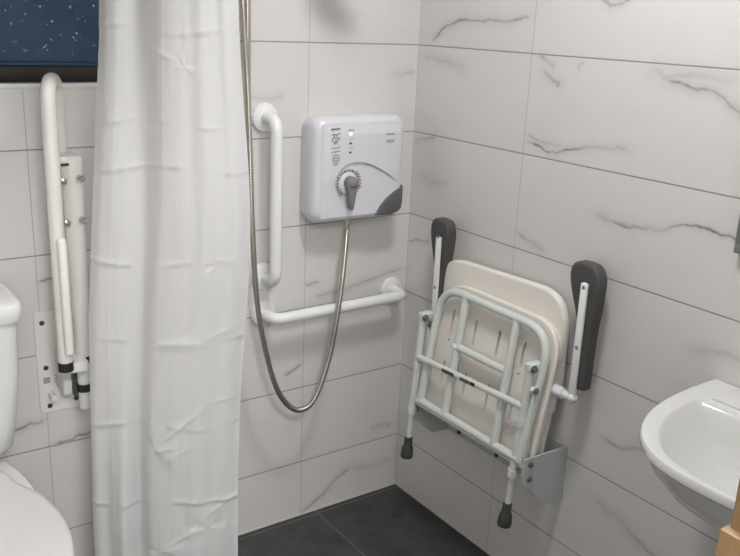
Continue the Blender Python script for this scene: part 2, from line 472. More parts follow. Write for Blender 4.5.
def curtain():
    nu, nz = 300, 620; z0, z1 = .06, 2.36
    S, Z = np.meshgrid(np.linspace(0, 1, nu), np.linspace(z0, z1, nz))
    h = np.clip((Z-.3)/1.3, 0, 1.15)           # 0 low, 1 high
    L = (A1-A0).length
    off = pchip(FS, FO, S+.012*np.sin(Z*3.1))*h+pchip(FS, FB, S+.02*np.sin(Z*2.6+1))*(1-h)
    left = -.012-.046*(1-np.clip(h,0,1))**.8+.030*np.clip((Z-.85)/.6,0,1); right = -.001-.004*(1-np.clip(h,0,1))**2+.010*np.exp(-((Z-1.0)/.35)**2)+.018*np.exp(-((Z-1.08)/.30)**2)
    along = S*L + left*(1-S)+right*S
    off = off+.004*fbm(S*6, Z*2.0, 3)+.0010*fbm(S*14, Z*12, 3)
    # packaging creases
    for zc, a in ((1.47, .7), (1.285, .7), (1.19, .9), (.985, 1.2), (.80, .9), (.60, .9), (.40, 1.), (1.62, .8), (1.85, 1), (.2, 1)):
        zz = Z-zc-.008*np.sin(S*7+zc*9)-.10*0
        m = np.clip(.5+1.5*fbm(S*6+zc*5, Z*0+zc*3, 3), 0, 1)
        off = off+.0050*a*m*np.exp(-np.abs(zz)/.006)-.0024*a*m*np.exp(-np.abs(zz+.012)/.010)
    for sc_, a in ((.14, .6), (.46, .4), (.80, .8), (.62, .3)):
        m = np.clip(.5+1.4*fbm(Z*4+sc_*5, S*0+sc_*3, 3), 0, 1)
        off = off+.0022*a*m*np.exp(-np.abs(S-sc_-.01*np.sin(Z*5))/.018)
    # crumples where the creases cross: little radiating ridges
    for s0, zc, r0, ph in ((.46, .80, .020, .3), (.44, .545, .034, 1.1), (.47, .275, .036, .2), (.80, .98, .012, .5), (.62, 1.40, .012, 2.), (.84, 1.41, .010, 1.), (.80, .33, .02, 2.), (.97, .80, .012, .7)):
        dx = (S-s0)*L; dz = Z-zc; r = np.hypot(dx, dz)+1e-6; th = np.arctan2(dz, dx)
        k = np.cos(3*th+ph)*.6+np.cos(5*th-ph*2)*.4
        off = off+.0055*(r0/.034)*np.sign(k)*np.abs(k)**.7*(r/r0)*np.exp(-(r/r0))*1.1
    # long oblique pull lines
    def pull(s0, zc, s1, z1_, a, w=.006):
        ax, az = s0*L, zc; bx, bz = s1*L, z1_
        px, pz = S*L-ax, Z-az; ex, ez = bx-ax, bz-az
        t = np.clip((px*ex+pz*ez)/(ex*ex+ez*ez), 0, 1); d = np.hypot(px-t*ex, pz-t*ez)
        return a*np.exp(-d/w)*np.sin(PI*np.clip(t, .02, .98))**.5
    for a in ((.44, .545, .80, .655, .006), (.80, .655, .98, .66, .004), (.42, .535, .60, .55, .006), (.46, .50, .72, .56, .004),
              (.44, .27, .76, .34, .006), (.78, .36, .98, .40, .005), (.34, 1.435, .60, 1.405, .005), (.46, .80, .75, .805, .004),
              (.75, .81, .98, .84, .004), (.28, .28, .44, .265, .004)):
        off = off+.6*pull(*a)
    x = A0.x+dirv.x*along+nrm.x*off; y = A0.y+dirv.y*along+nrm.y*off
    co = np.stack([x.ravel(), y.ravel(), Z.ravel()], 1)
    ii, jj = np.meshgrid(np.arange(nu-1), np.arange(nz-1)); a = (jj*nu+ii).ravel()
    F = np.stack([a, a+1, a+1+nu, a+nu], 1)
    me = bpy.data.meshes.new('shower_curtain')
    me.vertices.add(len(co)); me.vertices.foreach_set('co', co.astype(np.float32).ravel())
    me.loops.add(F.size); me.loops.foreach_set('vertex_index', F.ravel().astype(np.int32))
    me.polygons.add(len(F)); me.polygons.foreach_set('loop_start', np.arange(0, F.size, 4, dtype=np.int32))
    me.polygons.foreach_set('use_smooth', np.ones(len(F), dtype=bool))
    me.update(calc_edges=True); me.validate()
    me.materials.append(M['curtain'])
    o = bpy.data.objects.new('shower_curtain', me); COL.objects.link(o)
    return tag(o, 'white creased shower curtain hanging in folds between the toilet and the shower corner', 'shower curtain')
curtain()
b = B(); add_tube(b, [(-1.45, -.002, 2.37), (-.002, -.906, 2.37)], .011, 16)
tag(obj('curtain_rail', b, M['white_enamel']), 'white straight rail the shower curtain hangs from, above the picture', 'curtain rail')

# ---------------------------------------------------------------- grab rails
def grab(name, label, base, pts, rad, r=.0165):
    t = thing(name, label, 'grab rail', base)
    b = B(); add_tube(b, round_path(pts, rad, 10), r, 20); obj('rail_tube', b, M['gb_white'], t)
    for q in (pts[0], pts[-1]):
        b = B(); add_lathe(b, [(.038, 0), (.039, .004), (.036, .010), (.026, .013), (.018, .016)], (q[0], -.0005, q[2]), (0, -1, 0), 32)
        obj('flange', b, M['gb_white'], t)
    return t
grab('grab_rail', 'white vertical wall grab rail left of the shower unit', (-.507, 0, 1.02),
     [(-.507, -.002, 1.245), (-.507, -.072, 1.245), (-.507, -.072, .806), (-.507, -.002, .806)], .035)
grab('grab_rail', 'white horizontal wall grab rail under the shower unit, ending near the corner', (-.28, 0, .70),
     [(-.508, -.002, .698), (-.508, -.072, .698), (-.060, -.072, .702), (-.060, -.002, .702)], .035)

# ---------------------------------------------------------------- electric shower unit
un = thing('electric_shower', 'lilac white electric shower box with grey lever dial and green light', 'electric shower', (-.26, 0, 1.10))
def rr(x0, x1, z0, z1, r, n=8):
    out = []
    for cx, cz, a0 in ((x1-r, z1-r, 0), (x0+r, z1-r, 90), (x0+r, z0+r, 180), (x1-r, z0+r, 270)):
        for k in range(n+1):
            a = math.radians(a0+90*k/n); out.append((cx+r*math.cos(a), cz+r*math.sin(a)))
    return out
def body(u, v, layers):
    b = B(); rings = []
    for ins, y in layers:
        pts = rr(u[0]+ins, u[1]-ins, v[0]+ins, v[1]-ins, .034 if ins < .02 else .028, 8)
        rings.append([b.verts.new((x-(.004*(1.25-z)/.3), y, z-.012*((x-u[0])/(u[1]-u[0]))*0)) for x, z in pts])
    n = len(rings[0])
    for i in range(len(rings)-1):
        for k in range(n): b.faces.new((rings[i][k], rings[i][(k+1) % n], rings[i+1][(k+1) % n], rings[i+1][k]))
    b.faces.new(rings[0]); b.faces.new(rings[-1])
    return b
UX0, UX1, UZ0, UZ1 = -.396, -.094, .957, 1.250
b = body((UX0, UX1), (UZ0, UZ1), [(.006, -.001), (.004, -.02), (0, -.03), (0, -.060), (.002, -.070), (.006, -.078), (.012, -.084), (.020, -.0868), (.034, -.088)])
obj('casing', b, M['unit_plastic'], un, 50)
# flat front follows the casing bulge a little: y on the front
FY = -.088
def fy(x): return FY
def front(x, z, d): return Vector((x, fy(x)-d, z))
# raised wing that runs from the dial to the grey corner
top = smooth_path([(-.333, 1.040, 0), (-.337, 1.070, 0), (-.326, 1.096, 0), (-.305, 1.116, 0), (-.276, 1.124, 0), (-.24, 1.121, 0), (-.20, 1.107, 0), (-.155, 1.082, 0), (-.112, 1.052, 0)], 6)
def cover():
    xs = np.linspace(-.378, -.112, 230); zv = np.linspace(.974, 1.232, 220)
    X, Z = np.meshgrid(xs, zv)
    pl_ = np.array([(p.x, p.y) for p in top]+[(-.09, 1.040)]); D = np.full_like(X, 9.); Sg = np.ones_like(X)
    for k in range(len(pl_)-1):
        a, c = pl_[k], pl_[k+1]; ab = c-a
        t = np.clip(((X-a[0])*ab[0]+(Z-a[1])*ab[1])/(ab@ab), 0, 1)
        d = np.hypot(X-a[0]-t*ab[0], Z-a[1]-t*ab[1]); m = d < D
        sg = np.sign(ab[0]*(Z-a[1])-ab[1]*(X-a[0]))
        D = np.where(m, d, D); Sg = np.where(m, sg, Sg)
    ss_ = lambda t: np.clip(t, 0, 1)**2*(3-2*np.clip(t, 0, 1))
    ed = np.minimum(np.minimum(X-xs[0], 3*(xs[-1]-X)+.006), np.minimum(zv[-1]-Z, Z-zv[0]))
    lift = ss_(.5+Sg*D/.0032)*ss_((Z-1.035)/.06)*ss_((-.100-X)/.07+.15)
    H = .0002+(.0065*lift)*ss_(ed/.034+.02)
    co = np.stack([X.ravel(), (-.0880-H).ravel(), Z.ravel()], 1)
    b = B(); vs = [b.verts.new(c) for c in co]; nx = len(xs)
    for q in range(len(zv)-1):
        for p_ in range(nx-1):
            k = q*nx+p_; b.faces.new((vs[k], vs[k+1], vs[k+1+nx], vs[k+nx]))
    obj('front_cover', b, M['unit_plastic'], un, None)
cover()
cr = smooth_path([(-.195, .968, 0), (-.183, .990, 0), (-.160, 1.014, 0), (-.130, 1.034, 0), (-.100, 1.048, 0)], 5)
b = B(); add_panel(b, [(p.x, p.y) for p in cr]+[(-.0965, 1.035), (-.0975, 1.005), (-.105, .982), (-.118, .972), (-.14, .966)], .022, lambda x, z, d: front(min(x, -.1035), z, d-.017), bevel=.003)
obj('corner_panel', b, M['unit_grey'], un, 50)
DC = (-.293, 1.068)
b = B(); add_lathe(b, [(.031, -.002), (.031, .005), (.028, .008), (.024, .009)], (DC[0], fy(DC[0]), DC[1]), (0, -1, 0), 40); dial = obj('dial_plate', b, M['unit_plastic'], un)
b = B()
for k in range(22):
    a = math.radians(232-k*285/21)
    x = DC[0]+.0365*math.cos(a); z = DC[1]+.0365*math.sin(a)
    R = Matrix.Rotation(-a, 3, 'Y')
    h = .0026 if k % 3 else .0035
    add_box(b, (x-h, fy(x)-.0072, z-.0009), (x+h, fy(x)-.0015, z+.0009), rot=R)
obj('scale_mark', b, M['print_dark'], un)['kind'] = 'stuff'
b = B()
for k in range(6):
    a = math.radians(48-k*13); x = DC[0]+.043*math.cos(a); z = DC[1]+.043*math.sin(a)
    add_box(b, (x-.0012, fy(x)-.0072, z-.001), (x+.0012, fy(x)-.0015, z+.001))
obj('hot_mark', b, M['print_red'], un)
# lever: round hub and tapered handle hanging down
out = []
for k in range(19):
    a = math.radians(-25+230*k/18); out.append((DC[0]+.0185*math.cos(a), DC[1]+.004+.0185*math.sin(a)))
out += [(-.304, 1.042), (-.300, 1.018), (-.2965, 1.001), (-.2915, .996), (-.2865, .999), (-.283, 1.018), (-.279, 1.044)]
b = B(); add_panel(b, out, .024, lambda x, z, d: Vector((x, fy(x)-.006-d, z)), bevel=.006, seg=4)
lv = obj('lever', b, M['lever_grey'], un, 60)
b = B(); add_lathe(b, [(.013, 0), (.013, .001), (.010, .004), (.004, .0055)], (DC[0]+.001, fy(DC[0])-.0295, DC[1]+.004), (0, -1, 0), 24); obj('lever_cap', b, M['lever_grey'], lv)
FY = -.0944
# indicator lights and the small lines of print over them
for z, m, lab in ((1.204, 'led', 'lit green indicator light'), (1.179, 'led_off', None), (1.154, 'led_off', None)):
    b = B(); r = .0052 if m == 'led' else .0042
    e = bmesh.ops.create_uvsphere(b, u_segments=16, v_segments=10, radius=1)
    for v in e['verts']: v.co = Vector((v.co.x*r-.291, fy(-.291)+v.co.y*.002, v.co.z*r*.75+z))
    o = obj('indicator_light', b, M[m], un)
    if lab: o['label'] = lab
    b = B(); add_box(b, (-.2975, fy(-.291)-.0007, z+.0105), (-.281, fy(-.291)+.002, z+.0125)); obj('indicator_caption', b, M['print_grey'], un)
def stroke(b, x0, z0, x1, z1, w=.0022):
    y = fy((x0+x1)/2); a = Vector((x0, 0, z0)); c = Vector((x1, 0, z1)); d = (c-a).normalized(); n = Vector((-d.z, 0, d.x))*w/2
    vs = []
    for yy in (y-.0007, y+.002):
        vs.append([b.verts.new(Vector((q.x, yy, q.z))) for q in (a+n, c+n, c-n, a-n)])
    b.faces.new(vs[0]); b.faces.new(vs[1][::-1])
    for k in range(4): b.faces.new((vs[0][k], vs[0][(k+1) % 4], vs[1][(k+1) % 4], vs[1][k]))
b = B()
for s in ((-.354, 1.219, -.325, 1.220, .003), (-.352, 1.203, -.344, 1.206), (-.344, 1.206, -.337, 1.202), (-.337, 1.202, -.330, 1.208), (-.330, 1.208, -.326, 1.206),
          (-.345, 1.204, -.345, 1.197), (-.336, 1.205, -.335, 1.196), (-.350, 1.194, -.343, 1.197), (-.343, 1.197, -.336, 1.192), (-.336, 1.192, -.328, 1.196), (-.328, 1.196, -.328, 1.188),
          (-.350, 1.194, -.350, 1.187), (-.350, 1.187, -.342, 1.183), (-.342, 1.190, -.333, 1.182), (-.333, 1.190, -.342, 1.181), (-.345, 1.180, -.335, 1.180)):
    stroke(b, *s)
obj('logo', b, M['print_dark'], un)
b = B()
for s in ((-.352, 1.167, -.324, 1.170, .003), (-.351, 1.157, -.324, 1.160, .003), (-.350, 1.147, -.337, 1.149), (-.337, 1.149, -.325, 1.147), (-.338, 1.156, -.338, 1.147),
          (-.349, 1.141, -.325, 1.141), (-.349, 1.141, -.346, 1.134), (-.342, 1.146, -.342, 1.134), (-.333, 1.146, -.333, 1.134), (-.325, 1.141, -.327, 1.134),
          (-.349, 1.133, -.326, 1.134), (-.345, 1.127, -.328, 1.128), (-.340, 1.133, -.340, 1.124), (-.333, 1.133, -.333, 1.124), (-.346, 1.123, -.330, 1.122)):
    stroke(b, *s)
obj('logo', b, M['print_tan'], un)
b = B()
for k in range(5): stroke(b, -.172+k*.0058, 1.1985, -.1680+k*.0058, 1.1985, .0045)
obj('brand_print', b, M['print_blue'], un)
b = B(); stroke(b, -.171, 1.181, -.144, 1.181, .005); stroke(b, -.169, 1.1765, -.146, 1.1765, .003); obj('model_print', b, M['print_grey'], un)
b = B(); add_lathe(b, [(.010, 0), (.010, .016), (.008, .018), (.008, .03)], (-.270, -.060, .958), (0, 0, -1), 20); obj('outlet_nut', b, M['chrome'], un)

# ---------------------------------------------------------------- shower hose, rail, handset
HP = [(-.47, -.20, 1.80), (-.53, -.13, 1.79), (-.583, -.075, 1.70), (-.599, -.055, 1.60), (-.5955, -.053, 1.537), (-.589, -.062, 1.371), (-.595, -.09, 1.201), (-.601, -.118, .975), (-.588, -.125, .757), (-.545, -.125, .561), (-.500, -.12, .468),
      (-.451, -.12, .432), (-.402, -.12, .458), (-.355, -.12, .581), (-.326, -.118, .742), (-.296, -.09, .848), (-.270, -.060, .93)]
hp = smooth_path(HP, 90)
b = B(); add_tube(b, hp, lambda t: .0072+.0009*math.sin(t*len(hp)*2*PI/3.0), 10)
tag(obj('shower_hose', b, M['hose'], None, None), 'ribbed chrome shower hose looping down from the shower unit', 'shower hose')
sr = thing('shower_riser_rail', 'slim chrome riser rail on the wall beside the curtain edge', 'shower rail', (-.573, 0, 1.06))
b = B(); add_tube(b, [(-.573, -.036, 1.075), (-.573, -.036, 1.90)], .0085, 16); obj('pole', b, M['chrome'], sr)
for z in (1.085, 1.88):
    b = B(); add_tube(b, [(-.573, -.001, z), (-.573, -.046, z)], .012, 16); add_lathe(b, [(.02, 0), (.02, .006), (.014, .009)], (-.573, 0, z), (0, -1, 0), 24); obj('wall_bracket', b, M['gb_white'], sr)
b = B(); add_box(b, (-.592, -.062, 1.775), (-.554, -.02, 1.82), .008); obj('slider', b, M['chrome'], sr)
hs = thing('shower_handset', 'chrome and white handset held on the riser rail, above the picture', 'shower head', (-.54, -.07, 1.80))
b = B(); add_tube(b, smooth_path([(-.48, -.185, 1.795), (-.50, -.19, 1.81), (-.52, -.11, 1.82), (-.5, -.13, 1.84), (-.45, -.20, 1.81), (-.40, -.24, 1.76)][3:], 8), .014, 16); obj('handle', b, M['gb_white'], hs)
b = B(); add_lathe(b, [(.02, .03), (.045, .018), (.055, .004), (.055, -.004), (.05, -.008)], (-.375, -.255, 1.73), (.25, .2, 1), 32); obj('spray_head', b, M['gb_white'], hs)

# ---------------------------------------------------------------- folding shower seat
ss = thing('folding_shower_seat', 'wall mounted folding shower seat, cream plastic with grey frame, folded up', 'shower seat', (0, -.48, .31))
def W(z): return .15-(z-.45)*.157
def P(y, z, off=0): return Vector((-(W(z)-off), y, z))
# wall bracket
b = B(); add_box(b, (-.006, -.716, .317), (-.0005, -.25, .47), .001)
br = obj('wall_bracket', b, M['bracket_grey'], ss)
prof = [(.000, .47), (.153, .474), (.1565, .471), (.1565, .405), (.148, .395), (.070, .325), (.060, .318), (.0, .316)]
for y in (-.716, -.250):
    b = B(); add_panel(b, [(w, z) for w, z in prof], .005, lambda w, z, d, y=y: Vector((-w-.001, y-.0025+d, z)), bevel=.0008, seg=1)
    o = obj('side_plate', b, M['bracket_grey'], ss)
    for w, z in ((.135, .455), (.135, .413)):
        b = B(); add_lathe(b, [(.0085, 0), (.0085, .0015), (.006, .002), (.006, .006), (.003, .0075)], (-w, y-.0025, z), (0, -1, 0), 18); obj('bolt', b, M['steel'], o)
b = B()
add_box(b, (-.153, -.714, .442), (-.149, -.252, .452), .001)
add_box(b, (-.150, -.714, .442), (-.118, -.252, .4445), .001)
obj('front_lip', b, M['frame_grey'], ss)
for y in (-.306, -.47):
    b = B(); add_lathe(b, [(.0075, 0), (.0075, .001), (.0055, .002), (.005, .005), (.002, .006)], (-.006, y, .330), (-1, 0, 0), 18); obj('wall_bolt', b, M['rubber'], br)
# backrest
def backx(y, z, d):
    return Vector((-.018-d-.010*((y+.472)/.24)**2, y, z))
bo = []
for q in round_path([(-.217, .640, 0), (-.217, .866, 0), (-.706, .882, 0), (-.706, .640, 0)], .10, 12): bo.append((q.x, q.y))
b = B(); add_panel(b, bo, .024, backx, bevel=.009, seg=4)
back = obj('backrest', b, M['cream'], ss, 60)
for y in (-.69, -.285):
    b = B(); add_tube(b, [(-.045, y, .70), (-.060, y, .575)], .0170, 18); obj('tube_socket', b, M['cream'], back)
    b = B(); add_tube(b, [(-.056, y, .60), (-.082, y, .44)], .0125, 16); obj('backrest_tube', b, M['frame_grey'], ss)
# seat panel with drainage slots
def slot(y, z0, z1, w=.0085):
    out = []
    for k in range(7): a = PI*k/6; out.append((y+w/2*math.cos(a), z1-w/2+w/2*math.sin(a)))
    for k in range(7): a = PI+PI*k/6; out.append((y+w/2*math.cos(a), z0+w/2+w/2*math.sin(a)))
    return out
SY = (-.331, -.425, -.517, -.609)
holes = [slot(y-.003*0, z0, z1) for y in SY for z0, z1 in ((.662, .736), (.514, .588))]
so = [(q.x, q.y) for q in round_path([(-.276, .452, 0), (-.276, .815, 0), (-.690, .812, 0), (-.690, .452, 0), (-.276, .452, 0)], .095, 12)[:-1]]
so = [(q.x, q.y) for q in round_path([(-.272, .452, 0), (-.278, .806, 0), (-.714, .803, 0), (-.703, .452, 0)], .095, 12)]
b = B(); add_panel(b, so, .013, lambda y, z, d: P(y, z, .024+d), holes=holes, bevel=.0)
seat = obj('seat', b, M['cream'], ss, 50)
sin_ = [(-.495+(y+.495)*.93, .63+(z-.63)*.93) for y, z in so]
b = B(); add_panel(b, so, .024, lambda y, z, d: P(y, z, .028+d), holes=[sin_], bevel=.0)
rim = [P(y, z, .031) for y, z in so]; add_tube(b, rim, .0075, 10); obj('seat_rim', b, M['cream'], seat)
for y in SY:
    for z in (.652,):
        b = B(); add_lathe(b, [(.003, 0), (.003, .001), (.001, .0015)], P(y, z, .0235), (-1, 0, 0), 10); obj('plug', b, M['steel'], seat)
# frame under the seat
b = B()
U = round_path([P(-.287, .455), P(-.292, .799), P(-.709, .794), P(-.692, .455)], .085, 12)
add_tube(b, U, .0112, 18)
add_tube(b, [P(-.278, .459), P(-.694, .459)], .0112, 18)
add_tube(b, [P(-.394, .798), P(-.396, .462)], .0118, 16); add_tube(b, [P(-.589, .794), P(-.598, .462)], .0118, 16)
add_tube(b, [P(-.394, .656, -.001), P(-.592, .656, -.001)], .0105, 16)
fr = obj('seat_frame', b, M['frame_grey'], ss)
b = B(); e = bmesh.ops.create_uvsphere(b, u_segments=14, v_segments=10, radius=.0135)
for v in e['verts']: v.co += P(-.392, .656, -.002)
obj('tube_cap', b, M['gb_white'], fr)
# legs, hanging folded in front of the seat
def leg(y, dy, name='leg'):
    t = Vector((-.132, y, .710)); f = Vector((-.158, y+dy, .286)); d = (f-t)
    pt = lambda z: t+d*((t.z-z)/(t.z-f.z))
    b = B()
    add_tube(b, [pt(.712), pt(.415)], .0112, 18)
    add_tube(b, [pt(.42), pt(.315)], .0085, 16)
    for z in (.556, .416): add_tube(b, [pt(z+.010), pt(z-.010)], .0138, 18)
    lg = obj('leg', b, M['frame_grey'], ss)
    b = B(); fv = pt(.330); ax = d.normalized()
    add_lathe(b, [(.0095, 0), (.0115, .002), (.013, .03), (.0165, .034), (.0185, .060), (.0175, .066), (.010, .067)], fv, ax, 24); obj('rubber_foot', b, M['rubber'], lg)
    b = B(); add_box(b, (t.x-.012, t.y-.014, .694), (t.x+.032, t.y+.012, .716), .004); obj('pivot_bracket', b, M['frame_grey'], lg)
    b = B(); add_lathe(b, [(.0105, 0), (.0105, .003), (.007, .0035), (.007, .008), (.004, .010)], (t.x-.004, t.y-.013, .704), (0, -1, 0), 18); obj('bolt', b, M['steel'], lg)
    return lg, pt
lL, ptL = leg(-.258, .006)
lR, ptR = leg(-.684, .012)
a0 = ptL(.584)+Vector((-.004, 0, 0)); a1 = ptR(.600)+Vector((-.004, 0, 0))
b = B(); add_tube(b, [a0, a1], .0092, 16); cb = obj('leg_crossbar', b, M['frame_grey'], ss)
def sticker(s0, s1, m):
    b = B(); q0 = a0+(a1-a0)*s0; q1 = a0+(a1-a0)*s1; n = 10; R = []
    ax = (q1-q0).normalized(); e1 = Vector((-1, 0, 0)); e2 = Vector((0, 0, -1))
    for q in (q0, q1): R.append([b.verts.new(q+(e1*math.cos(a)+e2*math.sin(a))*.0095) for a in (math.radians(-28+95*k/n) for k in range(n+1))])
    for k in range(n): b.faces.new((R[0][k], R[0][k+1], R[1][k+1], R[1][k]))
    return obj('sticker', b, m, cb)
sticker(.28, .40, M['sticker_red']); sticker(.46, .55, M['sticker_grey']); sticker(.555, .60, M['black'])
# folding links beside the legs
for y, zt, zb, x0 in ((-.706, .660, .425, -.135), (-.266, .69, .50, -.118)):
    b = B(); add_box(b, (x0-.001, y-.0022, zb), (x0+.012, y+.0022, zt), .001, rot=None)
    for v in b.verts: v.co.x -= (zt-v.co.z)*.06
    lk = obj('folding_link', b, M['frame_grey'], ss)
    b = B(); add_lathe(b, [(.009, 0), (.009, .003), (.006, .0035), (.006, .007), (.003, .008)], (x0+.002, y-.002, zt-.010), (0, -1, 0), 16); obj('bolt', b, M['steel'], lk)
b = B(); add_tube(b, [(-.128, -.672, .648), (-.128, -.710, .648)], .009, 14); obj('link_spacer', b, M['gb_white'], ss)
# armrests, folded up against the wall
def armrest(y, s):
    """s = +1 for the arm farther from the room's corner"""
    TOPZ = .937 if s > 0 else .925
    b = B(); add_box(b, (-.076, y-.0105, .640), (-.068, y+.0105, TOPZ), .0035, 3)
    for v in b.verts:
        if v.co.z > TOPZ-.003: v.co.y = y+(v.co.y-y)*.6
    arm = obj('armrest', b, M['gb_white'], ss)
    # (height, edge towards the corner, edge away from it)
    zs_ = [(.668, .006, -.024), (.70, .008, -.025), (.76, .010, -.026), (.82, .015, -.028), (.86, .027, -.032), (.90, .043, -.035), (.93, .052, -.036), (.955, .054, -.033), (.972, .046, -.022), (.980, .030, -.006)]
    if s < 0:
        zs_ = [(.668, .014, -.006), (.70, .014, -.008), (.76, .014, -.010), (.82, .018, -.014), (.86, .028, -.022), (.90, .040, -.029), (.93, .046, -.032), (.955, .047, -.031), (.972, .040, -.022), (.980, .026, -.006)]
    dz = 0 if s > 0 else -.008
    ol = [(y+r_, z+dz) for z, l_, r_ in zs_]+[(y+l_, z+dz) for z, l_, r_ in reversed(zs_)]
    pts = smooth_path([(a, c, 0) for a, c in ol]+[(ol[0][0], ol[0][1], 0)], 4)[:-1]
    b = B(); add_panel(b, [(q.x, q.y) for q in pts], .036, lambda yy, z, d: Vector((-.068+d, yy, z)), bevel=.008, seg=4)
    obj('arm_pad', b, M['pad'], arm, 60)
    for z in (.925, .775):
        b = B(); add_lathe(b, [(.0052, 0), (.0052, .001), (.003, .002), (.002, .0015)], (-.075, y, z), (-1, 0, 0), 16); obj('screw', b, M['steel'], arm)
    return arm
aR = armrest(-.770, 1); aL = armrest(-.232, -1)
b = B(); add_tube(b, [(-.070, -.700, .643), (-.070, -.742, .643)], .0145, 18); add_tube(b, [(-.070, -.740, .643), (-.070, -.768, .643)], .010, 14)
e = bmesh.ops.create_uvsphere(b, u_segments=14, v_segments=10, radius=.0125)
for v in e['verts']: v.co += Vector((-.070, -.770, .643))
obj('arm_pivot', b, M['gb_white'], aR)
b = B(); add_tube(b, [(-.070, -.290, .643), (-.070, -.235, .643)], .0145, 18); obj('arm_pivot', b, M['gb_white'], aL)

# ---------------------------------------------------------------- flip-up support rail by the toilet
fl = thing('folding_support_rail', 'white hinged support rail folded upright against the wall by the toilet', 'support rail', (-1.07, 0, .54))
b = B(); add_panel(b, rr(-1.128, -1.024, .535, .80, .012, 4), .006, lambda x, z, d: Vector((x, -.0005-d, z)), bevel=.001, seg=1)
pl = obj('wall_plate', b, M['rail_enamel'], fl)
for x, z in ((-1.110, .772), (-1.108, .655), (-1.105, .553), (-1.040, .560)):
    b = B(); add_lathe(b, [(.0062, 0), (.0062, .002), (.003, .003)], (x, -.006, z), (0, -1, 0), 14); obj('screw', b, M['rubber'], pl)
b = B(); stroke_y = -.0072
for i, (x, z, w, h) in enumerate(((-1.108, .622, .016, .016), (-1.083, .632, .014, .003), (-1.083, .624, .014, .003), (-1.083, .616, .014, .003), (-1.062, .63, .004, .02))):
    add_box(b, (x-w/2, stroke_y, z-h/2), (x+w/2, -.006, z+h/2))
obj('plate_print', b, M['print_grey'], pl)
b = B()
U = round_path([(-1.098, -.150, .705), (-1.098, -.150, 1.352), (-1.053, -.05, 1.352), (-1.053, -.050, .705)], .055, 14)
add_tube(b, U, .0160, 20)
obj('rail_loop', b, M['rail_enamel'], fl)
b = B(); add_tube(b, [(-1.096, -.172, 1.012), (-1.096, -.175, 1.008), (-1.094, -.176, .75)], .0105, 16)
e = bmesh.ops.create_uvsphere(b, u_segments=16, v_segments=10, radius=.0115)
for v in e['verts']: v.co += Vector((-1.096, -.172, 1.010))
obj('lock_arm', b, M['rail_enamel'], fl)
b = B(); add_tube(b, [(-1.043+.0*k, -.100, 1.185-.485*k/8) for k in range(9)], lambda t: .0235-.0055*t, 20); lgf = obj('drop_leg', b, M['rail_enamel'], fl)
for z in (.700, .628):
    b = B(); add_tube(b, [(-1.044, -.100, z+.010), (-1.044, -.100, z-.008)], .0200, 20); obj('black_ring', b, M['black'], lgf)
b = B(); add_tube(b, [(-1.044, -.100, .69), (-1.044, -.100, .575)], .0150, 20); obj('leg_tip', b, M['white_enamel'], lgf)
b = B(); add_box(b, (-1.074, -.118, 1.165), (-1.024, -.06, 1.190), .006); tb = obj('top_bracket', b, M['rail_enamel'], fl)
b = B(); add_box(b, (-1.0720, -.1200, 1.168), (-1.0480, -.1160, 1.174), .001); obj('bracket_slot', b, M['black'], tb)
for x, y, z in ((-1.072, -.118, 1.138), (-1.037, -.122, 1.140), (-1.070, -.118, 1.043), (-1.037, -.122, 1.045)):
    b = B(); add_lathe(b, [(.004, 0), (.004, .010), (.0085, .011), (.0085, .016), (.004, .019)], (x, y, z), (0, -1, 0), 16) if x < -1.05 else add_lathe(b, [(.006, 0), (.0075, .002), (.0075, .016), (.005, .019)], (x, y, z), (.5, -1, 0), 16)
    obj('knob', b, M['chrome'], fl)['label'] = 'chrome knob'
# hinge block
b = B(); add_box(b, (-1.085, -.07, .60), (-1.055, -.004, .70), .004); add_box(b, (-1.090, -.155, .69), (-1.046, -.03, .715), .004); obj('hinge_block', b, M['rail_enamel'], fl)
b = B(); add_box(b, (-1.066, -.092, .600), (-1.046, -.03, .675), .003); obj('lock_catch', b, mat('dark_grey_catch', (.06, .065, .07), .5), fl)
for x, y in ((-1.098, -.150), (-1.053, -.05)):
    b = B(); add_tube(b, [(x, y, .722), (x, y, .700)], .0172, 20); obj('black_ring', b, M['black'], fl)
b = B(); add_tube(b, [(-1.100, -.006, .585), (-1.100, -.040, .585)], .008, 14); obj('release_pin', b, M['white_enamel'], fl)

# ---------------------------------------------------------------- toilet
tl = thing('toilet', 'white close coupled toilet with closed lid at the left edge', 'toilet', (-1.385, -.02, 0))
TC = -1.385
def loft(sections, n=48):
    """sections: (z, [(x, y) ring])"""
    b = B(); R = [[b.verts.new((x, y, z)) for x, y in ring] for z, ring in sections]
    n = len(R[0])
    for i in range(len(R)-1):
        for k in range(n): b.faces.new((R[i][k], R[i][(k+1) % n], R[i+1][(k+1) % n], R[i+1][k]))
    b.faces.new(R[0][::-1]); b.faces.new(R[-1])
    return b
def rrect(cx, hw, y0, y1, r, n=7):
    out = []
    for px, py, a0 in ((cx+hw-r, y1-r, 0), (cx-hw+r, y1-r, 90), (cx-hw+r, y0+r, 180), (cx+hw-r, y0+r, 270)):
        for k in range(n+1): a = math.radians(a0+90*k/n); out.append((px+r*math.cos(a), py+r*math.sin(a)))
    return out
b = loft([(.530, rrect(TC, .150, -.165, -.010, .04)), (.545, rrect(TC, .162, -.175, -.010, .045)), (.60, rrect(TC, .172, -.186, -.010, .05)), (.72, rrect(TC, .180, -.196, -.010, .032)), (.858, rrect(TC, .184, -.200, -.010, .032))])
obj('cistern', b, M['ceramic'], tl, 50)
b = loft([(.853, rrect(TC, .190, -.206, -.006, .032)), (.868, rrect(TC, .194, -.210, -.004, .032)), (.887, rrect(TC, .194, -.209, -.005, .032)), (.894, rrect(TC, .191, -.202, -.010, .032)), (.897, rrect(TC, .184, -.188, -.020, .032))])
